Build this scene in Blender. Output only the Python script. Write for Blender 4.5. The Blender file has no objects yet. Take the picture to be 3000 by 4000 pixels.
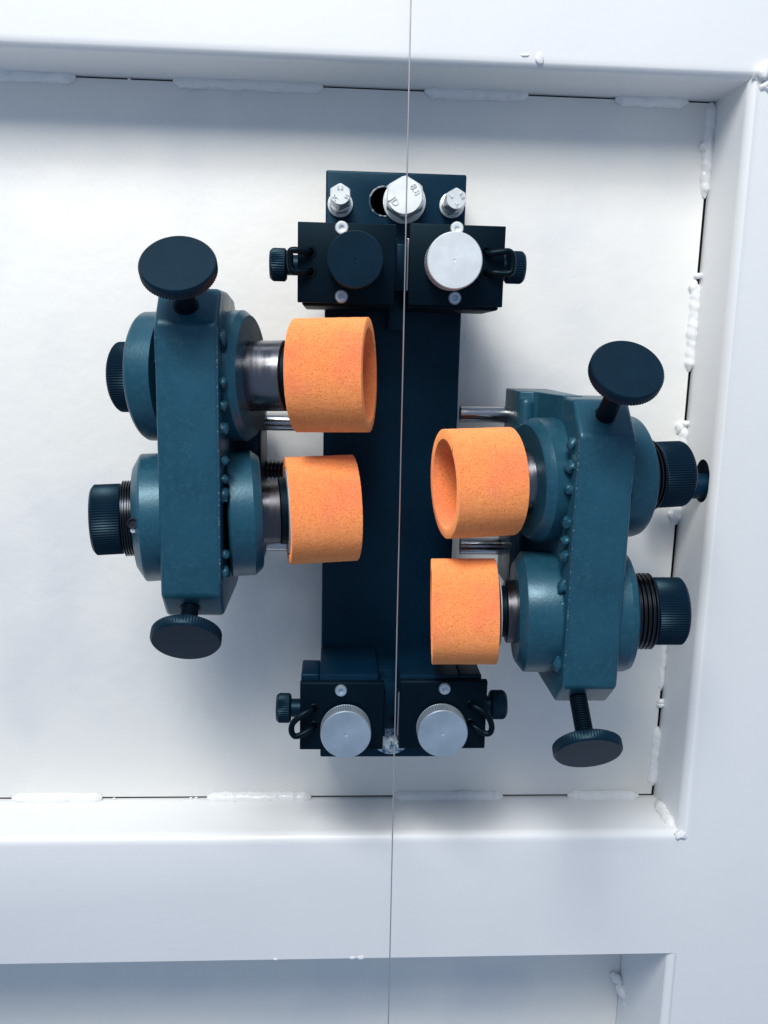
import bpy, bmesh, math, random
import numpy as np
from mathutils import Vector, noise
random.seed(7)
SC = bpy.context.scene
COL = SC.collection
S = 0.00012          # metres per modelling unit (0.12 mm)

# ------------------------------------------------------------------ camera
F, H = 3370.0, 3430.0
cX = np.array([59500., 770., F]); cX /= np.linalg.norm(cX)
cD = np.array([-420., 17700., F]); cD -= cX*(cX@cD); cD /= np.linalg.norm(cD)
cY = np.cross(cX, cD)
CM = np.stack([cX, cY, -cD], 1)      # camera(right, down, forward) = CM @ world(X, depth axis, Z)
def at(px, py, d):
    """point seen at a photograph pixel, d units in front of the wall panel -> (x, d, z)"""
    r = CM.T @ np.array([px-1500., py-2000., F]); t = (H-d)/r[1]
    return np.array([r[0]*t, d, r[2]*t])
def prx(p):
    c = CM @ np.array([p[0], H-p[1], p[2]]); return 1500+F*c[0]/c[2]

cam_d = bpy.data.cameras.new('camera'); cam = bpy.data.objects.new('camera', cam_d); COL.objects.link(cam)
from mathutils import Matrix
r_w = Vector(CM[0]); u_w = -Vector(CM[1]); b_w = -Vector(CM[2])
cam.matrix_world = Matrix(((r_w.x, u_w.x, b_w.x, 0), (r_w.y, u_w.y, b_w.y, -H*S), (r_w.z, u_w.z, b_w.z, 0), (0, 0, 0, 1)))
cam_d.sensor_fit = 'VERTICAL'; cam_d.sensor_height = 32.0; cam_d.lens = 32.0*F/4000
cam_d.clip_start = 0.01; cam_d.clip_end = 50
SC.camera = cam

# ------------------------------------------------------------------ light
SC.view_settings.view_transform = 'Standard'; SC.view_settings.look = 'None'
SC.view_settings.gamma = 1; SC.view_settings.exposure = 0.06
w = bpy.data.worlds.new('World'); SC.world = w; w.use_nodes = True
bg = w.node_tree.nodes['Background']; bg.inputs[0].default_value = (0.54, 0.71, 1.0, 1); bg.inputs[1].default_value = 0.42
def area(name, loc, target, sx, sy, power, col):
    l = bpy.data.lights.new(name, 'AREA'); l.shape = 'RECTANGLE'; l.size = sx; l.size_y = sy
    l.energy = power; l.color = col
    o = bpy.data.objects.new(name, l); COL.objects.link(o); o.location = loc
    o.rotation_euler = (Vector(target)-Vector(loc)).to_track_quat('-Z', 'Y').to_euler()
    return o
area('ceiling_lamp', (-0.22, -0.82, 0.80), (0.02, 0, -0.06), 0.58, 0.40, 10.6, (1.0, 0.965, 0.90))
area('added_fill_lamp', (-0.6, -1.8, 2.5), (0.02, 0, -0.04), 0.6, 0.6, 36, (0.96, 0.98, 1.0))  # added fill lamp, evens the brightness over the lower frame

# ------------------------------------------------------------------ materials
def mat(name, col, rough=0.5, metal=0.0, bump=(), var=0.0, var_scale=30, spec=0.5, speck=None, coat=0, rvar=0.0, tint=None):
    """bump: list of (scale, strength, distance_m); var = brightness mottling; speck=(scale, colour, threshold)"""
    m = bpy.data.materials.new(name); m.use_nodes = True; nt = m.node_tree; N = nt.nodes; L = nt.links
    b = N['Principled BSDF']; b.inputs['Roughness'].default_value = rough; b.inputs['Metallic'].default_value = metal
    b.inputs['Specular IOR Level'].default_value = spec; b.inputs['Coat Weight'].default_value = coat
    if tint: b.inputs['Specular Tint'].default_value = (*tint, 1)
    tc = N.new('ShaderNodeTexCoord'); src = tc.outputs['Object']
    rgb = N.new('ShaderNodeRGB'); rgb.outputs[0].default_value = (*col, 1); out = rgb.outputs[0]
    if var:
        n = N.new('ShaderNodeTexNoise'); n.inputs['Scale'].default_value = var_scale; n.inputs['Detail'].default_value = 6
        L.new(src, n.inputs['Vector'])
        r = N.new('ShaderNodeMapRange'); r.inputs[1].default_value = .3; r.inputs[2].default_value = .7
        r.inputs[3].default_value = 1-var; r.inputs[4].default_value = 1+var; L.new(n.outputs[0], r.inputs[0])
        mx = N.new('ShaderNodeVectorMath'); mx.operation = 'SCALE'; L.new(out, mx.inputs[0]); L.new(r.outputs[0], mx.inputs['Scale'])
        out = mx.outputs[0]
    for sp in (speck or []):
        n = N.new('ShaderNodeTexNoise'); n.inputs['Scale'].default_value = sp[0]; n.inputs['Detail'].default_value = 2
        L.new(src, n.inputs['Vector'])
        r = N.new('ShaderNodeMapRange'); r.inputs[1].default_value = sp[2]; r.inputs[2].default_value = sp[2]+sp[3]; L.new(n.outputs[0], r.inputs[0])
        mx = N.new('ShaderNodeMix'); mx.data_type = 'RGBA'; L.new(r.outputs[0], mx.inputs[0])
        L.new(out, mx.inputs[6]); mx.inputs[7].default_value = (*sp[1], 1); out = mx.outputs[2]
    L.new(out, b.inputs['Base Color'])
    if rvar:
        n = N.new('ShaderNodeTexNoise'); n.inputs['Scale'].default_value = 90; n.inputs['Detail'].default_value = 5
        L.new(src, n.inputs['Vector'])
        r = N.new('ShaderNodeMapRange'); r.inputs[1].default_value = .3; r.inputs[2].default_value = .7
        r.inputs[3].default_value = rough-rvar; r.inputs[4].default_value = rough+rvar; L.new(n.outputs[0], r.inputs[0])
        L.new(r.outputs[0], b.inputs['Roughness'])
    prev = None
    for sc, st, dist in bump:
        n = N.new('ShaderNodeTexNoise'); n.inputs['Scale'].default_value = sc; n.inputs['Detail'].default_value = 3
        L.new(src, n.inputs['Vector'])
        bp = N.new('ShaderNodeBump'); bp.inputs['Strength'].default_value = st; bp.inputs['Distance'].default_value = dist
        L.new(n.outputs[0], bp.inputs['Height'])
        if prev: L.new(prev.outputs[0], bp.inputs['Normal'])
        prev = bp
    if prev: L.new(prev.outputs[0], b.inputs['Normal'])
    return m

def turned(name, col, rough, scale=900, metal=1.0, axis=0):
    """turned metal: streaks that run round an axis (X by default)"""
    m = mat(name, col, rough, metal); nt = m.node_tree; N = nt.nodes; L = nt.links; b = N['Principled BSDF']
    tc = N.new('ShaderNodeTexCoord'); mp = N.new('ShaderNodeMapping')
    sv = [25, 25, 25]; sv[axis] = scale; mp.inputs['Scale'].default_value = sv
    L.new(tc.outputs['Object'], mp.inputs[0]); n = N.new('ShaderNodeTexNoise'); n.inputs['Scale'].default_value = 1.0; n.inputs['Detail'].default_value = 4
    L.new(mp.outputs[0], n.inputs['Vector'])
    r = N.new('ShaderNodeMapRange'); r.inputs[1].default_value = .25; r.inputs[2].default_value = .75; r.inputs[3].default_value = rough*.6; r.inputs[4].default_value = rough*1.5
    L.new(n.outputs[0], r.inputs[0]); L.new(r.outputs[0], b.inputs['Roughness'])
    bp = N.new('ShaderNodeBump'); bp.inputs['Strength'].default_value = .10; bp.inputs['Distance'].default_value = 0.00005
    L.new(n.outputs[0], bp.inputs['Height']); L.new(bp.outputs[0], b.inputs['Normal'])
    return m

M = {}
M['white'] = mat('white_sprayed_paint', (.80, .81, .815), .36, bump=[(60, .12, .0010), (260, .12, .0004), (1100, .08, .0001)], var=.015, var_scale=14)
M['panel'] = mat('white_sheet_paint', (.84, .835, .80), .58, speck=[(16, (.775, .78, .775), .50, .16)], bump=[(60, .16, .001), (150, .34, .0007), (700, .25, .0002)], var=.015, var_scale=10)
M['weld'] = mat('white_painted_weld', (.84, .85, .85), .24, bump=[(260, .55, .0010), (900, .3, .0003)])
M['shade_black'] = mat('painted_shade_black', (.005, .008, .018), .8)  # shade of gaps and holes put into the colour
M['teal'] = mat('blue_green_machine_paint', (.011, .062, .100), .34, spec=.55, tint=(.6, .88, 1), bump=[(900, .25, .0002), (140, .12, .0004)], var=.14, var_scale=60, rvar=.06,
                speck=[(500, (.014, .070, .106), .50, .16), (230, (.026, .088, .118), .74, .03), (2600, (.07, .17, .21), .68, .05)])
M['worn'] = mat('chipped_paint_edge', (.007, .062, .105), .4, speck=[(1500, (.18, .24, .24), .60, .08), (160, (.007, .062, .105), .52, .04)])
M['chip'] = mat('chipped_slot_rim', (.02, .06, .10), .4, speck=[(500, (.38, .38, .40), .48, .12)])
M['dirty'] = mat('dirty_zinc', (.50, .60, .66), .36, .45, bump=[(700, .6, .0006)], speck=[(420, (.04, .14, .24), .50, .10)])
M['navy'] = mat('dark_blue_machine_paint', (.0007, .012, .030), .42, spec=.3, tint=(.4, .8, 1), bump=[(1100, .22, .00015)], var=.15, var_scale=50, rvar=.05,
                speck=[(3000, (.02, .08, .12), .69, .05)])
M['black'] = mat('blued_black_steel', (.0005, .004, .009), .5, bump=[(1500, .2, .0001)], var=.25, var_scale=80, spec=.16, tint=(.45, .8, 1))
M['knob'] = mat('black_oxide_knob', (.0012, .010, .022), .42, bump=[(1800, .15, .0001)], var=.2, var_scale=120, spec=.28, tint=(.45, .8, 1), speck=[(1800, (.06, .09, .11), .76, .03)])
M['rubber'] = mat('black_cord', (.0004, .003, .006), .4, spec=.18, tint=(.5, .8, 1))
M['steel'] = turned('turned_steel', (.18, .18, .20), .24, scale=500)
M['dark_steel'] = turned('dark_turned_steel', (.09, .09, .10), .3, scale=500)
M['rod'] = turned('ground_steel_rod', (.42, .43, .45), .2, scale=120)
M['thread'] = mat('dark_steel_thread', (.05, .055, .065), .3, 1.0)
M['zinc'] = mat('bright_zinc_plating', (.84, .87, .86), .36, .45, bump=[(900, .15, .0001)], rvar=.08)
M['alu'] = mat('brushed_aluminium', (.78, .82, .83), .5, .55, bump=[(1400, .2, .0001)], var=.05, var_scale=200, rvar=.05)
M['alu_dull'] = mat('dull_aluminium', (.40, .49, .57), .46, .7, bump=[(1400, .2, .0001)], var=.12, var_scale=120, rvar=.08)
M['orange'] = mat('orange_abrasive', (.96, .36, .115), .9, bump=[(2600, .35, .0003)], var=.05, var_scale=300, spec=.2,
                  speck=[(45, (.95, .29, .125), .46, .2), (2200, (.74, .19, .035), .54, .12), (3300, (1.0, .50, .26), .58, .08)])
M['orange'].node_tree.nodes['Principled BSDF'].inputs['Diffuse Roughness'].default_value = 1.0
M['wire'] = mat('thin_steel_wire', (.56, .52, .51), .38, .85)
M['sleeve'] = mat('pale_inner_liner', (.5, .5, .55), .4)

# ------------------------------------------------------------------ object helpers (unit coordinates: x, d = in front of the panel, z)
WP = {}
def W(p): return Vector((p[0]*S, -p[1]*S, p[2]*S))
def tagit(o, label=None, cat=None, group=None, kind=None):
    if label: o['label'] = label
    if cat: o['category'] = cat
    if group: o['group'] = group
    if kind: o['kind'] = kind
    return o
def thing(name, p, label, cat, group=None):
    o = bpy.data.objects.new(name, None); COL.objects.link(o); o.empty_display_size = .01
    l = W(p); o.location = l; WP[o] = l
    return tagit(o, label, cat, group)
def link(name, verts, faces, m, parent=None, smooth=38, bevel=0, seg=2, matrix=None):
    """verts in units (x, d, z)"""
    vw = [W(v) for v in verts]
    c = sum(vw, Vector())/len(vw)
    me = bpy.data.meshes.new(name)
    me.from_pydata([tuple(v-c) for v in vw], [], faces); me.validate()
    bm = bmesh.new(); bm.from_mesh(me)
    bmesh.ops.recalc_face_normals(bm, faces=bm.faces)
    if bevel:
        es = [e for e in bm.edges if len(e.link_faces) == 2 and e.calc_face_angle() > .35]
        bmesh.ops.bevel(bm, geom=es, offset=bevel*S, segments=seg, affect='EDGES', profile=.5, clamp_overlap=True)
    bm.to_mesh(me); bm.free()
    for p in me.polygons: p.use_smooth = True
    me.set_sharp_from_angle(angle=math.radians(smooth))
    me.materials.append(M[m])
    o = bpy.data.objects.new(name, me); COL.objects.link(o)
    if parent is not None:
        o.parent = parent; o.location = c-WP[parent]
    else: o.location = c
    WP[o] = c
    return o
def box_vf(x0, x1, d0, d1, z0, z1):
    v = [(x, d, z) for x in (x0, x1) for d in (d0, d1) for z in (z0, z1)]
    f = [(0, 1, 3, 2), (4, 6, 7, 5), (0, 4, 5, 1), (2, 3, 7, 6), (0, 2, 6, 4), (1, 5, 7, 3)]
    return v, f
def box(name, x0, x1, d0, d1, z0, z1, m, parent=None, bevel=4, seg=2):
    v, f = box_vf(x0, x1, d0, d1, z0, z1); return link(name, v, f, m, parent, bevel=bevel, seg=seg)
def prism(name, poly, x0, x1, m, parent=None, bevel=4, seg=2):
    """poly in (d, z), extruded along x"""
    n = len(poly); v = [(x0, d, z) for d, z in poly]+[(x1, d, z) for d, z in poly]
    f = [tuple(range(n)), tuple(range(2*n-1, n-1, -1))]+[(i, (i+1) % n, n+(i+1) % n, n+i) for i in range(n)]
    return link(name, v, f, m, parent, bevel=bevel, seg=seg)
def frame(a):
    a = np.array(a, float); a /= np.linalg.norm(a)
    h = np.array([0, 0, 1.]) if abs(a[2]) < .9 else np.array([0, 1., 0])
    u = np.cross(h, a); u /= np.linalg.norm(u); return a, u, np.cross(a, u)
def lathe(name, P, a, prof, m, parent=None, seg=72, close=True, smooth=38, jitter=0, rot=0):
    """prof: (t, r[, k]) along axis a from P; k = knurl depth (every other segment is cut by it). r=0 closes the end; ring profile when close=False"""
    P = np.array(P, float); a, u, w_ = frame(a); v = []; f = []
    for q in prof:
        t, r = q[0], q[1]; k = q[2] if len(q) > 2 else 0
        for i in range(seg):
            an = 2*math.pi*i/seg+rot; rr = r-(k if i % 2 else 0)
            if jitter: rr += random.gauss(0, jitter)
            v.append(P+a*(t+(random.gauss(0, jitter*.5) if jitter else 0))+(u*math.cos(an)+w_*math.sin(an))*rr)
    n = len(prof); last = n if not close else n-1
    for j in range(last):
        for i in range(seg):
            i2 = (i+1) % seg; j2 = (j+1) % n
            f.append((j*seg+i, j*seg+i2, j2*seg+i2, j2*seg+i))
    if close:
        f.append(tuple(range(seg-1, -1, -1))); f.append(tuple((n-1)*seg+i for i in range(seg)))
    return link(name, v, f, m, parent, smooth=smooth)
def tube(name, pts, r, m, parent=None, seg=12, sub=6, rfun=None):
    """smooth tube through points"""
    P = [np.array(p, float) for p in pts]; Q = []
    if sub > 1:
        E_ = [2*P[0]-P[1]]+P+[2*P[-1]-P[-2]]
        for i in range(1, len(E_)-2):
            for s in range(sub):
                t = s/sub; a, b, c, d = E_[i-1:i+3]
                Q.append(.5*((2*b)+(c-a)*t+(2*a-5*b+4*c-d)*t*t+(3*b-a-3*c+d)*t**3))
        Q.append(P[-1])
    else: Q = P
    v = []; f = []; u = None
    for i, q in enumerate(Q):
        tg = Q[min(i+1, len(Q)-1)]-Q[max(i-1, 0)]; tg = tg/np.linalg.norm(tg)
        if u is None: _, u, _w = frame(tg)
        u = u-tg*(u@tg); u /= np.linalg.norm(u); b = np.cross(tg, u)
        for k in range(seg):
            an = 2*math.pi*k/seg; rr = rfun(i, k, q) if rfun else r
            v.append(q+(u*math.cos(an)+b*math.sin(an))*rr)
    for j in range(len(Q)-1):
        for k in range(seg): f.append((j*seg+k, j*seg+(k+1) % seg, (j+1)*seg+(k+1) % seg, (j+1)*seg+k))
    f.append(tuple(range(seg-1, -1, -1))); f.append(tuple((len(Q)-1)*seg+k for k in range(seg)))
    return link(name, v, f, m, parent, smooth=60)
def blob(name, c, rx, rd, rz, m, parent=None, seed=0, amp=.15, nu=14, nv=8):
    v = []; f = []
    for j in range(nv+1):
        th = math.pi*j/nv
        for i in range(nu):
            ph = 2*math.pi*i/nu; d = Vector((math.sin(th)*math.cos(ph), math.sin(th)*math.sin(ph), math.cos(th)))
            k = 1+amp*noise.noise(d*1.6+Vector((seed*3.1, seed, 0)))*2
            v.append((c[0]+d.x*rx*k, c[1]+d.y*rd*k, c[2]+d.z*rz*k))
    for j in range(nv):
        for i in range(nu): f.append((j*nu+i, j*nu+(i+1) % nu, (j+1)*nu+(i+1) % nu, (j+1)*nu+i))
    return link(name, v, f, m, parent, smooth=70)
def boolean(o, cutter_v, cutter_f):
    me = bpy.data.meshes.new('cutter'); vw = [W(v) for v in cutter_v]
    me.from_pydata([tuple(v) for v in vw], [], cutter_f)
    bm = bmesh.new(); bm.from_mesh(me); bmesh.ops.recalc_face_normals(bm, faces=bm.faces); bm.to_mesh(me); bm.free()
    me.materials.append(M['shade_black'])  # cut walls turn near-black: the recess shade is painted on
    c = bpy.data.objects.new('cutter', me); COL.objects.link(c)
    md = o.modifiers.new('cut', 'BOOLEAN'); md.operation = 'DIFFERENCE'; md.object = c; md.solver = 'EXACT'
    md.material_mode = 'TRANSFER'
    bpy.context.view_layer.update(); dg = bpy.context.evaluated_depsgraph_get()
    new = bpy.data.meshes.new_from_object(o.evaluated_get(dg)); o.modifiers.clear(); o.data = new
    bpy.data.objects.remove(c, do_unlink=True)
    new.set_sharp_from_angle(angle=math.radians(38))
def cyl_vf(P, a, L, r, seg=48, sx=0, ax=None):
    """cylinder (stadium when sx: the section is stretched by sx along unit vector ax)"""
    P = np.array(P, float); a, u, w_ = frame(a); v = []
    for t in (0, L):
        for i in range(seg):
            an = 2*math.pi*i/seg; q = (u*math.cos(an)+w_*math.sin(an))*r
            if sx:
                q = q+np.array(ax)*(sx if q@np.array(ax) > 0 else -sx)
            v.append(P+a*t+q)
    f = [(i, (i+1) % seg, seg+(i+1) % seg, seg+i) for i in range(seg)]+[tuple(range(seg-1, -1, -1)), tuple(seg+i for i in range(seg))]
    return v, f

# ------------------------------------------------------------------ the setting: welded white frame with a sheet let into it
D = 290; XP = 1420; ZT = 945; ZB = -1913
def struct(o, label): return tagit(o, label, kind='structure')
def make_frame():
    """one welded frame: front plane with an upper opening (sheet) and a lower one, bent inner edges"""
    xs = [-3200, XP, 2300]; zs = [-4200, -2472, ZB, ZT, 2400]; BK = -380
    verts = {}; V_ = []; F_ = []
    def vi(x, d, z):
        k = (x, d, z)
        if k not in verts: verts[k] = len(V_); V_.append(k)
        return verts[k]
    def q(*p): F_.append(tuple(vi(*a) for a in p))
    for i in range(2):
        for k in range(4):
            if i == 0 and k in (0, 2): continue
            q((xs[i], D, zs[k]), (xs[i+1], D, zs[k]), (xs[i+1], D, zs[k+1]), (xs[i], D, zs[k+1]))
    for k in (0, 2): q((XP, D, zs[k]), (XP, D, zs[k+1]), (XP, BK, zs[k+1]), (XP, BK, zs[k]))
    for z in (-2472, ZB, ZT): q((xs[0], D, z), (XP, D, z), (XP, BK, z), (xs[0], BK, z))
    me = bpy.data.meshes.new('frame'); me.from_pydata([tuple(W(v)) for v in V_], [], F_)
    bm = bmesh.new(); bm.from_mesh(me); bmesh.ops.recalc_face_normals(bm, faces=bm.faces)
    fc = max(bm.faces, key=lambda f: f.calc_center_median().x)
    if fc.normal.y > 0: bmesh.ops.reverse_faces(bm, faces=bm.faces)
    def isfront(e): return len(e.link_faces) == 2 and e.calc_face_angle() > .5 and all(abs(v.co.y+D*S) < 1e-6 for v in e.verts)
    wl = bm.edges.layers.float.new('bevel_weight_edge')
    for e in bm.edges:
        if isfront(e): e[wl] = .12 if all(abs(v.co.z+2472*S) < 1e-6 for v in e.verts) else 1.0
    bm.to_mesh(me); bm.free()
    for p in me.polygons: p.use_smooth = True
    me.set_sharp_from_angle(angle=math.radians(35)); me.materials.append(M['white'])
    o = bpy.data.objects.new('frame', me); COL.objects.link(o); WP[o] = Vector((0, 0, 0))
    bv = o.modifiers.new('b', 'BEVEL'); bv.limit_method = 'WEIGHT'; bv.width = 40*S; bv.segments = 8; bv.use_clamp_overlap = False
    md = o.modifiers.new('s', 'SOLIDIFY'); md.thickness = 14*S; md.offset = -1
    bpy.context.view_layer.update()
    new = bpy.data.meshes.new_from_object(o.evaluated_get(bpy.context.evaluated_depsgraph_get())); o.modifiers.clear(); o.data = new
    return struct(o, 'white painted welded steel frame of beams and a right hand post')
post = upper = lower = make_frame()
hc = (XP-5, 188, -479)
boolean(post, *cyl_vf((hc[0]-40, hc[1], hc[2]), (1, 0, 0), 240, 64, sx=20, ax=(0, 0, 1)))
for p in post.data.polygons: p.use_smooth = True
G = 7
panel = struct(box('wall_panel', -3200, XP-13, -40, 0, ZB+10, ZT-6, 'panel', bevel=3), 'white painted steel sheet welded into the frame behind the fixture')
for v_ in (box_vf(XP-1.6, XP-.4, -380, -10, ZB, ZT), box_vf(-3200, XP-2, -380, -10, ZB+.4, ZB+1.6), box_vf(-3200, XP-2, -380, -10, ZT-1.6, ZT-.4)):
    link('gap_shade_strip', v_[0], v_[1], 'shade_black', panel)  # near-black strips added so the gaps look dark; shade as colour
back = struct(box('shade_backing', -3200, 2300, -420, -385, -4200, 2400, 'shade_black', bevel=0), 'near-black sheet added as shade behind the gaps of the welded sheet')  # added dark sheet, its colour stands for the shade behind the gaps
lowp = struct(box('lower_wall_panel', -3200, XP-1, -260, -222, -4200, -2480, 'panel', bevel=3), 'recessed white sheet below the lower beam')

def weld(p0, p1, r, parent, seed, name='weld_bead'):
    p0 = np.array(p0, float); p1 = np.array(p1, float); L = np.linalg.norm(p1-p0); n = max(5, int(L/7))
    pts = [p0+(p1-p0)*i/(n-1) for i in range(n)]
    w2 = random.uniform(34, 46); ph = random.uniform(0, 6)
    def rf(i, k, q):
        e = min(i, n-1-i)/(12/7*2.2); e = min(1, .35+.65*e)
        s = i*7
        rip = .10*abs(math.sin(math.pi*s/w2+ph+.5*math.sin(k)))
        nz = noise.noise(Vector((s*.022, k*.55, seed*7.3)))*.24+noise.noise(Vector((s*.08, k*1.1, seed*3.7)))*.10
        return r*e*(.92+rip+nz)
    jit = [np.array([0, noise.noise(Vector((i*.13, seed, 0)))*4, 0]) for i in range(n)]
    return tube(name, [p+j for p, j in zip(pts, jit)], r, 'weld', parent, seg=14, sub=1, rfun=rf)
sd = 0
for a, b in ((-400, 300), (678, 1262), (1658, 2063), (2405, 2690)):
    sd += 1; weld((at(a, 345, 0)[0], 4, ZT-6), (at(b, 345, 0)[0], 4, ZT-6), 25, panel, sd)
weld((at(500, 345, 0)[0], 0, ZT-4), (at(512, 345, 0)[0], 0, ZT-4), 8, panel, 50, 'weld_bead')
for a, b in ((-500, -40), (48, 400), (810, 1216), (1536, 1962), (2216, 2490)):
    sd += 1; weld((at(a, 3113, 0)[0], 3, ZB+6), (at(b, 3113, 0)[0], 3, ZB+6), 25, panel, sd)
for a, b in ((440, 2), (760, 2), (740, 4)):
    weld((at(a, 3113, 0)[0], 0, ZB+4), (at(a+12, 3113, 0)[0], 0, ZB+4), 7, panel, a)
def rz(py):
    # z on the panel along its right edge
    return at(2735-(py-1000)*.078, py, 0)[2]
for a, b in ((400, 775), (1105, 1452), (1655, 1765), (1960, 2050), (2280, 2700), (2840, 3070)):
    sd += 1; weld((XP-14, -7, rz(a)), (XP-14, -7, rz(b)), 24 if a != 2280 else 16, panel, sd)
for y in (1078, 1655, 2020, 2738, 2750): blob('weld_bead', (XP-9, 6, rz(y)), 18, 14, 13, 'weld', panel, seed=y)
for y, rr in ((575, 20), (1120, 24), (1670, 26), (2015, 26)): blob('weld_bead', (XP-27, 2, rz(y)), 22, 12, rr, 'weld', panel, seed=y+2, amp=.3)
# welds at the frame's corners
weld((XP-10, 60, ZB+8), (XP-14, D-45, ZB-2), 24, lower, 31)
blob('weld_bead', (XP+6, D-8, ZB-16), 26, 20, 16, 'weld', lower, seed=3, amp=.3)
blob('weld_bead', (XP+36, D-4, ZT+18), 30, 26, 34, 'weld', upper, seed=8, amp=.35)
blob('weld_bead', (XP+52, D-6, ZT-22), 24, 18, 20, 'weld', upper, seed=9, amp=.3)
for px_, py_, a, b in ((2108, 226, 15, 20), (2050, 216, 16, 5)):
    c = at(px_, py_, D); blob('paint_run', (c[0], D-1, c[2]), a, 5, b, 'white', upper, seed=px_)
for x, a, b in ((95, 14, 8), (130, 18, 11), (-220, 10, 5)):
    blob('paint_run', (x, D-2, -2466), a, 5, b, 'white', lower, seed=x+5)
for y0, y1, d in ((3800, 3845, -60), (3845, 3905, 0), (3912, 4010, 60)):
    p = at(2388+(y0-3800)*.45, y0, -215+(y0-3800)*.6); q = at(2405+(y1-3800)*.5, y1, -210+(y1-3800)*.6)
    weld(p, q, 26, lowp, y0)
# the dark stub that runs into the hole of the post
t = thing('guide_pin', (XP-90, 196, -500), 'dark blue round pin entering the hole in the side of the white post', 'pin')
lathe('pin_shaft', (XP-170, 180, -500), (1, 0, 0), [(0, 46), (6, 50), (230, 50)], 'navy', t, seg=40)
lathe('pin_collar', (XP-190, 180, -500), (1, 0, 0), [(0, 54), (4, 58), (60, 58), (64, 54)], 'black', t, seg=40)

# ------------------------------------------------------------------ the dark blue mounting bar
bx0, bx1 = -47, 447
bar = thing('mounting_bar', (200, 0, -1600), 'tall dark blue steel mounting bar standing on the white sheet behind the rollers', 'bracket')
bp = prism('bar_plate', [(250, 604), (250, -1598), (2, -1598), (2, 604)], bx0, bx1, 'navy', bar, bevel=7, seg=3)
sc = at(1500, 787, 250)
boolean(bp, *cyl_vf((sc[0]+35, 60, sc[2]), (0, 1, 0), 260, 47, sx=36, ax=(1, 0, 0)))
for p in bp.data.polygons: p.use_smooth = True
# worn, chipped rim of the slot
sl = []
for k in range(17):
    an = math.radians(75+k*13); sl.append((sc[0]+35-36+math.cos(an)*50, 250, sc[2]+math.sin(an)*50))
tube('worn_edge', sl, 3.5, 'chip', bar, seg=8, sub=2)
#
def ring(name, c, r0, r1, a, dz, m, parent):
    return lathe(name, c, a, [(0, r1), (dz, r1-1), (dz, r0), (0, r0)], m, parent, seg=48, close=False)
# lower shelf: narrow root, ears to the sides, slot between the two halves
for (x0, x1, e0, e1) in ((bx0, 160, -112, bx0-.5), (236, bx1, bx1+.5, 528)):
    box('shelf_block', x0, x1, 251, 548, -1400, -1134, 'navy', bar, bevel=4, seg=2)
    box('shelf_ear', e0, e1, 402, 547.5, -1398, -1134.5, 'navy', bar, bevel=5, seg=3)
box('shelf_web', 161, 235, 251, 420, -1400, -1165, 'navy', bar, bevel=4)
box('shelf_web', 161, 235, 300, 470, -1330, -1200, 'navy', bar, bevel=4)
# upper holders behind the guide blocks
for (x0, x1) in ((-116, 176), (232, 526)):
    box('holder_block', x0, x1, 251, 548, 128, 372, 'black', bar, bevel=8, seg=3)
box('holder_web', 177, 231, 251, 330, 60, 330, 'navy', bar, bevel=4)
box('holder_web', 177, 231, 331, 420, 190, 345, 'navy', bar, bevel=5)

# ------------------------------------------------------------------ hex bolts
def text_on(word, c, right, up, size, parent, m='zinc', depth=3.5):
    cu = bpy.data.curves.new('t', 'FONT'); cu.body = word; cu.size = 1; cu.align_x = 'CENTER'; cu.align_y = 'CENTER'; cu.extrude = 0; cu.resolution_u = 2
    o = bpy.data.objects.new('t', cu); me = o.to_mesh()
    right = np.array(right, float); up = np.array(up, float); nrm = np.cross(right, up)*-1
    vs = [tuple(v.co) for v in me.vertices]; fs = [tuple(p.vertices) for p in me.polygons]
    o.to_mesh_clear(); bpy.data.objects.remove(o); bpy.data.curves.remove(cu)
    nrm = np.array([0, 1., 0]) if abs(nrm[1]) > .5 else nrm
    top = [np.array(c)+right*x*size+up*y*size+nrm*depth for x, y, z in vs]
    n0 = len(top); bot = [p-nrm*(depth+1) for p in top]
    # walls along border edges
    cnt = {}
    for fa in fs:
        for i in range(len(fa)):
            e = (fa[i], fa[(i+1) % len(fa)]); cnt[e] = cnt.get(e, 0)+1
    walls = [(a, b, b+n0, a+n0) for (a, b) in cnt if (b, a) not in cnt]
    return link('grade_mark', top+bot, fs+walls, m, parent)
def rotv(an): return (math.cos(an), 0, math.sin(an)), (-math.sin(an), 0, math.cos(an))
def bolt(label, wpx, hpx, dbase, dhead, rw, rh, th, rot, marks, nut=False, mat_='zinc'):
    c0 = at(*wpx, dbase); c1 = at(*hpx, dhead); a = c1-c0; a = a/np.linalg.norm(a)
    t = thing('hex_bolt', c0, label, 'bolt', 'plated hex bolts on the mounting bar')
    up = (0, 1, 0)
    lathe('washer', c0, up, [(0, rw-2), (2, rw), (9, rw), (11, rw-3)], mat_, t, seg=56)
    L = np.linalg.norm(c1-c0)
    if nut:
        lathe('shank', c0+a*2, a, [(0, rh*.55), (L-th, rh*.55)], 'thread', t, seg=24)
        hexhead('nut', c0+a*11, a, rh*1.02, th*.8, rot+.35, mat_, t)
        hexhead('nut', c0+a*(L-th-40), a, rh*1.0, 38, rot+.1, mat_, t)
    else:
        lathe('shank', c0+a*2, a, [(0, rh*.55), (L-th*.5, rh*.55)], 'thread', t, seg=24)
    hd = hexhead('hex_head', c1-a*th, a, rh, th, rot, mat_, t)
    for (word, ang, rad, rotm) in marks:
        cc = c1+np.array([math.cos(ang)*rad, 0, math.sin(ang)*rad]); cc = cc-a*((cc-c1)@a)
        r_, u_ = rotv(rotm); text_on(word, cc, r_, u_, rh*.46, hd, mat_)
    return t
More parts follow.
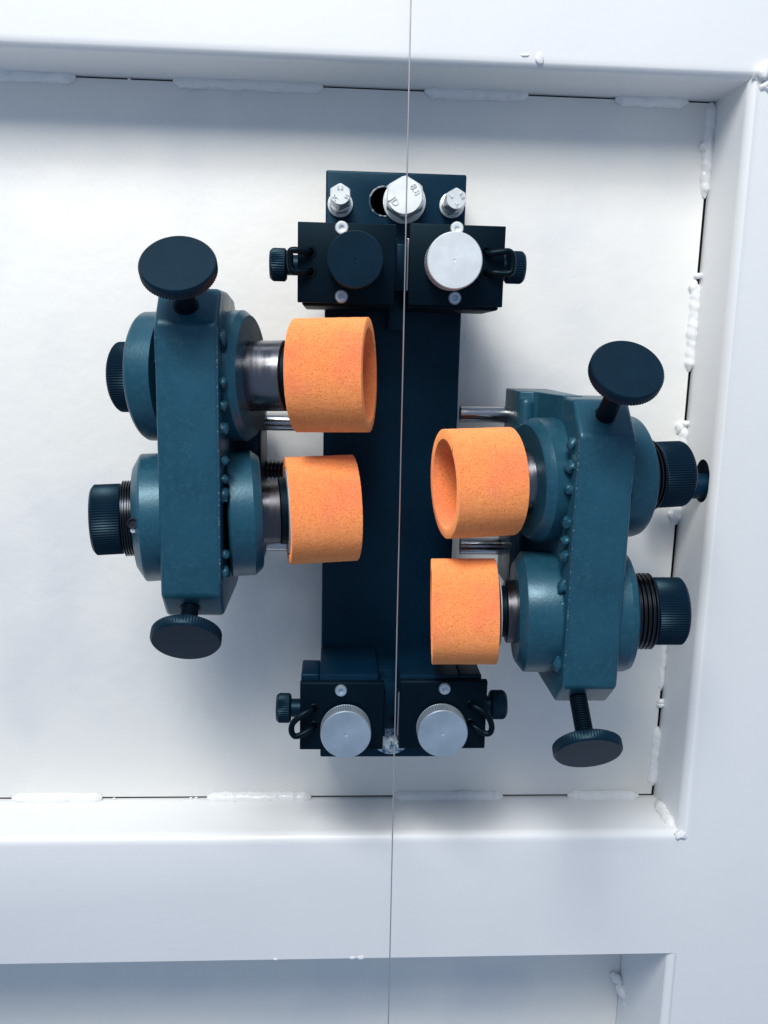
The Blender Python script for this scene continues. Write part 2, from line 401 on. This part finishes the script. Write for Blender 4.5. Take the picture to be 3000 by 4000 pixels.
def hexhead(name, P, a, R, th, rot, m, parent):
    P = np.array(P, float); a, u, w_ = frame(a); v = []; f = []; n = 48
    rin = R*math.cos(math.pi/6)
    def rad(an):
        q = (an % (math.pi/3))-math.pi/6; return rin/math.cos(q)
    rows = [(0, lambda an: min(rad(an), R*.985)), (th*.72, None), (th*.9, lambda an: min(rad(an), R*.93)), (th, lambda an: rin*.955)]
    for t, fn in rows:
        for i in range(n):
            an = 2*math.pi*i/n
            if fn is None:
                r = rad(an); tt = th*(.93-.42*(r/rin-1)/.1547*.35-.05)
            else: r = fn(an); tt = t
            v.append(P+a*tt+(u*math.cos(an+rot)+w_*math.sin(an+rot))*r)
    for j in range(len(rows)-1):
        for i in range(n): f.append((j*n+i, j*n+(i+1) % n, (j+1)*n+(i+1) % n, (j+1)*n+i))
    f.append(tuple(range(n-1, -1, -1))); f.append(tuple(3*n+i for i in range(n)))
    return link(name, v, f, m, parent, smooth=22)
bolt('small plated hex bolt at the upper left corner of the blue bar', (1329, 799), (1329, 759), 251, 430, 44, 38, 46, .52,
     [('8.8', 1.6, 20, 0), ('SC', 3.7, 21, -.9), ('H', -.25, 22, 1.2)], nut=True)
bolt('small tilted plated hex bolt at the upper right corner of the blue bar', (1764, 803), (1783, 777), 251, 400, 44, 38, 46, .52,
     [('8.8', .55, 21, -1.0), ('L', 2.7, 20, .6), ('Y', -1.5, 21, 0)], nut=True)
bolt('large plated hex bolt at the top of the bar beside the dark slot', (1579, 789), (1581, 765), 251, 345, 75, 71, 62, .52,
     [('8.8', .55, 40, -1.0), ('JD', 3.65, 40, -.95)])
bolt('large dirty plated hex bolt low down between the two lower black blocks', (1527, 2872), (1526, 2862), 251, 345, 76, 70, 62, .52,
     [], mat_='dirty')

# ------------------------------------------------------------------ guide blocks
def screw(c, r, parent, bright, rot):
    o = lathe('socket_screw', c, (0, 1, 0), [(0, r), (4, r), (9, r*.86), (10, r*.5), (9, r*.40), (2, r*.34)], 'zinc' if bright else 'alu_dull', parent, seg=32)
    return o
def thumb(head, stem0, rh, rs, parent, dr):
    pass
def guide_block(label, rect, zlip, knobc, knob_mat, screws, side, side_c, hoop, dk, lower):
    x0, y0, x1, y1 = rect; df = 575
    a = at(x0, y0, df); b = at(x1, y1, df)
    xa, xb, zt, zb = a[0], b[0], a[2], b[2]
    t = thing('guide_block', ((xa+xb)/2, 550, zb), label, 'guide block', 'black wire guide blocks on the mounting bar')
    if lower:
        body = prism('block_plate', [(df-26, zt+2), (df-4, zt+2), (df, zt-4), (df, zb), (df-26, zb)], xa, xb, 'black', t, bevel=4, seg=2)
    else:
        body = prism('block_plate', [(df-26, zt), (df, zt), (df, zb), (df-26, zb)], xa, xb, 'black', t, bevel=2.5, seg=2)
    # hardened strip facing the wire
    s = -1 if side > 0 else 1
    xe = xb if s > 0 else xa
    box('guide_strip', min(xe, xe+s*7), max(xe, xe+s*7), df-60, df-12, zb+45, zt-45, 'rod' if side > 0 else 'black', t, bevel=1.5)
    # face knob
    k = at(*knobc, dk); R = 88
    kb = lathe('face_knob', (k[0], df+1, k[2]), (0, 1, 0),
          [(0, 40), (12, 40), (13, R-5), (15, R-1), (16, R, 3.6), (dk-df-6, R, 3.6), (dk-df-5, R-1), (dk-df-1, R-4), (dk-df-.5, 5), (dk-df-2.5, 3.5), (dk-df-2.5, 1)], knob_mat, t, seg=130)
    for sx, sy, br in screws:
        c = at(sx, sy, df); screw((c[0], df-1, c[2]), 21.5, t, br, 0)
    # side thumb screw
    cx_, cy_, hx0, hx1 = side_c; ds = 480
    p0 = at(hx0, cy_, ds); p1 = at(hx1, cy_, ds); z = (p0[2]+p1[2])/2
    xi, xo = (p1[0], p0[0]) if side < 0 else (p0[0], p1[0])
    Lh = abs(xo-xi); dirx = -1 if side < 0 else 1
    st = lathe('side_screw', ((xa if side < 0 else xb)-dirx*4, ds, z), (dirx, 0, 0), [(0, 33), (abs((xa if side < 0 else xb)-xi)+6, 33)], 'knob', t, seg=32)
    lathe('screw_knob', (xi, ds, z), (dirx, 0, 0), [(0, 36), (1, 46), (6, 52), (7, 53, 3.2), (Lh-12, 53, 3.2), (Lh-6, 50), (Lh, 44)], 'knob', st, seg=84)
    # cord loop through two eyelets
    pts = [at(*h) for h in hoop]
    tube('cord_loop', pts, 10.5, 'rubber', t, seg=14, sub=8)
    for h in (hoop[0], hoop[-1]):
        c = at(h[0], h[1], df)
        lathe('eyelet', (c[0], df-2, c[2]), (0, 1, 0), [(0, 19), (4, 19), (6, 17), (6, 12), (2, 11)], 'rubber', t, seg=28)
    return t
guide_block('black guide block with matt black face knob, upper left of the wire', (1163, 865, 1540, 1190), 0, (1388, 1013), 'knob',
            ((1335, 891, True), (1334, 1158, False)), -1, (0, 1034, 1055, 1122),
            [(1212, 985, 560), (1200, 985, 592), (1165, 978, 606), (1136, 980, 606), (1133, 1010, 606), (1136, 1045, 606), (1150, 1062, 606), (1195, 1062, 592), (1212, 1062, 560)], 665, False)
guide_block('black guide block with bright white metal face knob, upper right of the wire', (1603, 872, 1962, 1200), 0, (1777, 1017), 'alu',
            ((1785, 893, True), (1776, 1164, False)), 1, (0, 1045, 1972, 2046),
            [(1900, 984, 560), (1912, 990, 596), (1960, 984, 606), (1990, 984, 606), (2002, 1005, 606), (2002, 1045, 606), (1988, 1068, 606), (1925, 1066, 596), (1900, 1068, 560)], 665, False)
guide_block('black guide block with dull scuffed metal face knob, lower left of the wire', (1172, 2668, 1495, 2928), 0, (1351, 2871), 'alu_dull',
            ((1332, 2697, False),), -1, (0, 2765, 1080, 1138),
            [(1226, 2768, 560), (1215, 2772, 590), (1180, 2793, 606), (1146, 2822, 610), (1138, 2852, 610), (1149, 2874, 610), (1172, 2872, 606), (1215, 2848, 590), (1226, 2835, 560)], 648, True)
guide_block('black guide block with brushed metal face knob and centre dot, lower right of the wire', (1565, 2662, 1893, 2924), 0, (1730, 2867), 'alu_dull',
            ((1737, 2690, False),), 1, (0, 2752, 1912, 1974),
            [(1838, 2755, 560), (1850, 2758, 590), (1885, 2778, 606), (1910, 2805, 610), (1921, 2838, 610), (1914, 2862, 610), (1893, 2864, 606), (1852, 2838, 590), (1838, 2825, 560)], 648, True)

# ------------------------------------------------------------------ spindles, rollers, carriages
RR = 181
def axis_of(px, py, d, yaw, roll):
    """yaw > 0: +x end comes toward the camera"""
    y, r = math.radians(yaw), math.radians(roll)
    return at(px, py, d), np.array([math.cos(y)*math.cos(r), math.sin(y), math.cos(y)*math.sin(r)])
def tpx(P, a, px):
    lo, hi = -1600., 1600.
    for _ in range(50):
        m = (lo+hi)/2
        if prx(P+a*m) < px: lo = m
        else: hi = m
    return lo
def spindle(parent, P, a, xf, cap, ring_, knob, flange, shaft, mirror, notch=False, hub=True):
    """pixel stations along the axis; lists of (px, r[, k])"""
    def T(L):
        r_ = []
        for q in L:
            t = tpx(P, a, q[0])
            if q[0] in (700, 800, 2300): t = (xclip(L)-P[0])/a[0]
            r_.append((t,)+tuple(q[1:]))
        return r_
    def xclip(L):
        # the flange butts the arm's inner face, the cap its outer face
        inner, outer = (xf[1], xf[0]) if not mirror else (xf[0], xf[1])
        return inner if L is flange else outer
    lathe('rear_cap', P, a, T(cap), 'teal', parent, seg=96, smooth=16)
    if ring_:
        p0, p1, r = ring_; t0, t1 = tpx(P, a, p0), tpx(P, a, p1); n = 5; pr_ = []
        for i in range(n):
            b = t0+(t1-t0)*i/n; s = (t1-t0)/n
            pr_ += [(b+s*.1, r-8), (b+s*.4, r), (b+s*.6, r), (b+s*.9, r-8)]
        lathe('thread_ring', P, a, pr_, 'thread', parent, seg=64, smooth=60)
    t0, t1 = sorted((tpx(P, a, knob[0]), tpx(P, a, knob[1])))
    R = 115; out = 'hi' if mirror else 'lo'
    pr_ = [(t0, R-12), (t0+6, R-4), (t0+10, R, 3.6), (t1-10, R, 3.6), (t1-6, R-4), (t1, R-12)]
    lathe('adjusting_knob', P, a, pr_, 'knob', parent, seg=170)
    fl = lathe('bearing_flange', P, a, T(flange), 'teal', parent, seg=96, smooth=16)
    i = 0
    for seg_ in shaft:
        lathe('spindle_shaft', P, a, T(seg_[:-1]), seg_[-1], parent, seg=72)
def roller(label, P, a, px0, px1, open_hi):
    t0, t1 = tpx(P, a, px0), tpx(P, a, px1)
    c = P+a*((t0+t1)/2)
    th = thing('abrasive_roller', c, label, 'roller', 'orange abrasive rollers')
    RI = 148; n = 26
    pr_ = [(t0, RI+1), (t0, RR-3)]+[(t0+2+(t1-t0-4)*i/n, RR) for i in range(n+1)]+[(t1, RR-3), (t1, RI+1), (t1-2, RI), (t0+2, RI)]
    lathe('roller_sleeve', P, a, pr_, 'orange', th, seg=220, close=False, jitter=.25, smooth=50)
    # hub disc that carries the sleeve, set deep inside
    tb = t0 if open_hi else t1; s = 1 if open_hi else -1
    lathe('hub_disc', P, a, sorted([(tb+s*34, 60), (tb+s*35, RI-1.5), (tb+s*4, RI-1.5), (tb+s*2, RI-4), (tb+s*3, 60)], key=lambda q: q[0])
          if False else [(tb+s*3, 60), (tb+s*3, RI-4), (tb+s*6, RI-1.5), (tb+s*40, RI-1.5), (tb+s*40, 60)], 'orange', th, seg=96)
    return th

# UL, LL, UR, LR axes
A = dict(UL=axis_of(1300, 1467, 628, 10, 2.0), LL=axis_of(1260, 1989, 542, -7.6, 2.1),
         UR=axis_of(1875, 1885, 612, -8.4, 2.0), LR=axis_of(1816, 2387, 592, 5, 2.0))
roller('orange roller highest on the left, showing a narrow open end toward the wire', *A['UL'], 1158, 1444, True)
roller('orange roller lower on the left, closed view with a metal rim at its left end', *A['LL'], 1121, 1385, True)
roller('orange roller higher on the right, with its wide open end facing left', *A['UR'], 1735, 1994, False)
roller('orange roller lowest on the right, seen straight from the side', *A['LR'], 1685, 1934, False)

def carriage(label, x0, x1, ztop, zbot, side, df=830):
    t = thing('roller_carriage', ((x0+x1)/2, 400, zbot), label, 'machine arm')
    z1, z0 = ztop, zbot
    body = prism('carriage_body', [(df, z1), (742, z1+105), (560, z1+107), (400, z1+92), (345, z1+50), (330, z0), (345, z0-78), (400, z0-86), (752, z0-86), (df, z0)], x0, x1, 'teal', t, bevel=14, seg=4)
    return t, body
# left carriage
t, body = carriage('blue green cast arm on the left carrying two orange rollers', -535, -350, 57, -771, -1)
P, a = A['UL']
spindle(t, P, a, (-536, -349), [(577, 196), (583, 204), (592, 209), (700, 209)], None, (466, 575), [(800, 188), (893, 188), (905, 200), (918, 209), (962, 209), (986, 192)],
        [[(986, 113), (1116, 113), (1120, 110), 'steel'], [(1119, 100), (1122, 104), (1150, 104), 'black']], False)
P, a = A['LL']
spindle(t, P, a, (-536, -349), [(533, 166), (537, 172), (563, 207), (570, 209), (700, 209)], (484, 533, 124), (364, 488), [(800, 186), (888, 186), (893, 204), (900, 209), (985, 209), (992, 206), (1016, 188), (1019, 182)],
        [[(1019, 104), (1088, 104), (1092, 101), 'dark_steel'], [(1092, 92), (1093, 112), (1124, 112), 'black'], [(1118, 128), (1119, 143), (1126, 143), (1127, 128), 'sleeve']], False)
# notch in the thread ring: dark hole with a bright broken thread
q = at(518, 2045, 690+124); 
lathe('set_screw_hole', q-np.array([0, 12, 0]), (0, 1, 0), [(0, 17), (12, 17), (14, 15), (8, 10)], 'shade_black', t, seg=20)
lathe('set_screw_hole', at(520, 2072, 806)-np.array([0, 10, 0]), (0, 1, 0), [(0, 9), (10, 9), (12, 6)], 'zinc', t, seg=8)
# right carriage
t2, body2 = carriage('blue green cast arm on the right carrying two orange rollers beside the white post', 738, 917, -248, -1062, 1, 846)
P, a = A['UR']
spindle(t2, P, a, (737, 918), [(2300, 209), (2442, 209), (2455, 206), (2470, 186), (2474, 180)], (2474, 2540, 124), (2540, 2662), [(2052, 188), (2058, 194), (2084, 209), (2172, 209), (2186, 200), (2192, 188), (2300, 188)],
        [[(1990, 100), (2052, 110), 'steel']], True)
P, a = A['LR']
spindle(t2, P, a, (737, 918), [(2300, 204), (2418, 204), (2440, 197), (2454, 168)], (2458, 2540, 130), (2538, 2664), [(2008, 170), (2012, 176), (2036, 204), (2044, 206), (2160, 206), (2172, 200), (2178, 186), (2300, 186)],
        [[(1946, 88), (1974, 88), 'black'], [(1972, 104), (1975, 108), (2010, 108), 'dark_steel'], [(1946, 118), (1950, 118), 'sleeve']], True)

# lumpy weld spots between arm and flanges
for i, (px, py, r) in enumerate(((874, 1320, 1.5), (874, 1495, 1), (874, 1585, 1.05), (874, 1675, 1.15), (877, 1800, .9), (877, 1872, .8), (877, 1935, 1.4), (880, 2165, .9), (882, 2238, 1.15))):
    z = at(px, py, 784)[2]; blob('weld_spot', (-344, 784, z), 17, 20, 16*r, 'teal', body, seed=i, amp=.25)
for i, (px, py, r) in enumerate(((2228, 1738, 1.4), (2222, 1825, 1.1), (2216, 1910, 1.0), (2208, 2040, 1.1), (2202, 2112, 1.1), (2198, 2172, 1.2), (2190, 2290, 1.4), (2188, 2368, 1.4), (2175, 2590, 1.8))):
    z = at(px, py, 790)[2]; blob('weld_spot', (733, 792, z), 18, 22, 17*r, 'teal', body2, seed=20+i, amp=.25)

# paint chipped along the arms' front edges
for o_, x, za, zb_ in ((body, -351.5, 40, -730), (body, -533.5, 30, -60), (body2, 739.5, -262, -1000), (body2, 915.5, -262, -420)):
    dfr = 829 if o_ is body else 845
    tube('worn_edge', [(x+(2 if x in (-533.5, 739.5) else -2), dfr-4.2, za+(zb_-za)*k/40+0) for k in range(41)], 3.2, 'worn', o_, seg=8, sub=1)

# thumb screws on the four front bevels
def thumb_screw(parent, base, up, L, R, rs, lean=0.0, thread=False):
    e = math.radians(40); n = np.array([lean, math.cos(e), math.sin(e)*up]); n /= np.linalg.norm(n)
    P = np.array(base, float)
    lathe('screw_bushing', P-n*6, n, [(0, rs*1.25), (9, rs*1.25), (11, rs*1.1)], 'black', parent, seg=32)
    if thread:
        pr_ = [(0, rs*.9)]
        k = int((L-55)/8)
        for i in range(k): b = 2+i*8; pr_ += [(b, rs*.86), (b+3, rs), (b+5, rs), (b+8, rs*.86)]
        pr_ += [(L-50, rs*.7), (L-38, rs*.7)]
    else: pr_ = [(0, rs), (L-70, rs), (L-66, rs*1.15), (L-44, rs*1.15), (L-30, rs*1.15)]
    st = lathe('thumb_screw', P, n, pr_, 'black', parent, seg=28)
    lathe('screw_head', P+n*(L-40), n, [(0, R*.45), (1, R-9), (5, R-3), (7, R, 2.2), (33, R, 2.2), (36, R-2.5), (40, R-6)], 'knob', st, seg=150)
def bevelpt(px, zmid, ztop, up):
    d = 786; z = (ztop+52) if up > 0 else (ztop-43)
    p = at(px, 1500, d); 
    # find x at that height
    yy = [at(px, y, d) for y in (1000, 3000)]
    tt = (z-yy[0][2])/(yy[1][2]-yy[0][2]); x = yy[0][0]+(yy[1][0]-yy[0][0])*tt
    return (x, d, z)
thumb_screw(t, bevelpt(727, 0, 57, 1), 1, 172, 109, 30)
thumb_screw(t, bevelpt(744, 0, -771, -1), -1, 132, 108, 27, thread=True)
thumb_screw(t2, bevelpt(2362, 0, -248, 1), 1, 240, 108, 30)
thumb_screw(t2, bevelpt(2255, 0, -1062, -1), -1, 210, 109, 29, thread=True)

# guide rods, carriage feet
def rod(parent, px0, px1, py, d, r, m='rod', name='guide_rod'):
    p = at((px0+px1)/2, py, d); x0 = at(px0, py, d)[0]; x1 = at(px1, py, d)[0]
    lathe(name, (x0, d, p[2]), (1, 0, 0), [(0, r), (x1-x0, r)], m, parent, seg=48)
rod(t, 860, 1262, 1648, 200, 32); rod(t, 860, 1262, 2120, 160, 32)
rod(t2, 1797, 2160, 1620, 200, 32); rod(t2, 1797, 2160, 2135, 200, 32)
box('carriage_foot', -420, -262, 120, 420, -800, -180, 'navy', t, bevel=24, seg=4)
pl = [(640, 160), (640, 392), (646, 400), (692, 404), (706, 425), (718, 520), (737, 640), (800, 640), (800, 160)]
vv = [(x, d, -860) for x, d in pl]+[(x, d, -139) for x, d in pl]; nn = len(pl)
link('carriage_foot', vv, [tuple(range(nn)), tuple(range(2*nn-1, nn-1, -1))]+[(i, (i+1) % nn, nn+(i+1) % nn, nn+i) for i in range(nn)], 'teal', t2, bevel=7, seg=3, smooth=50)
zt_ = -160
lathe('foot_rib', (668, 400, -840), (0, 0, 1), [(0, 26), (660, 26), (672, 22), (680, 10)], 'teal', t2, seg=32)
def screw_rod(parent, px0, px1, py, d, r):
    x0, x1 = sorted((at(px0, py, d)[0], at(px1, py, d)[0])); z = at((px0+px1)/2, py, d)[2]; pr_ = []
    n = int((x1-x0)/14)
    for i in range(n): pr_ += [(i*14, r-6), (i*14+4, r), (i*14+8, r), (i*14+12, r-6)]
    lathe('feed_screw', (x0, d, z), (1, 0, 0), pr_, 'thread', parent, seg=32, smooth=60)
screw_rod(t, 980, 1262, 1835, 180, 34); screw_rod(t2, 1797, 2060, 1880, 180, 34)

# ------------------------------------------------------------------ the wire
p0 = at(1605, 0, 590); p1 = at(1517, 4000, 590); dv = p1-p0
wire = tube('wire', [p0-dv*.3, p0, (p0+p1)/2, p1, p1+dv*.3], 2.3, 'wire', None, seg=10, sub=1)
tagit(wire, 'thin taut metal wire running from top to bottom between the orange rollers', 'wire')

SC.render.resolution_x = 768; SC.render.resolution_y = 1024
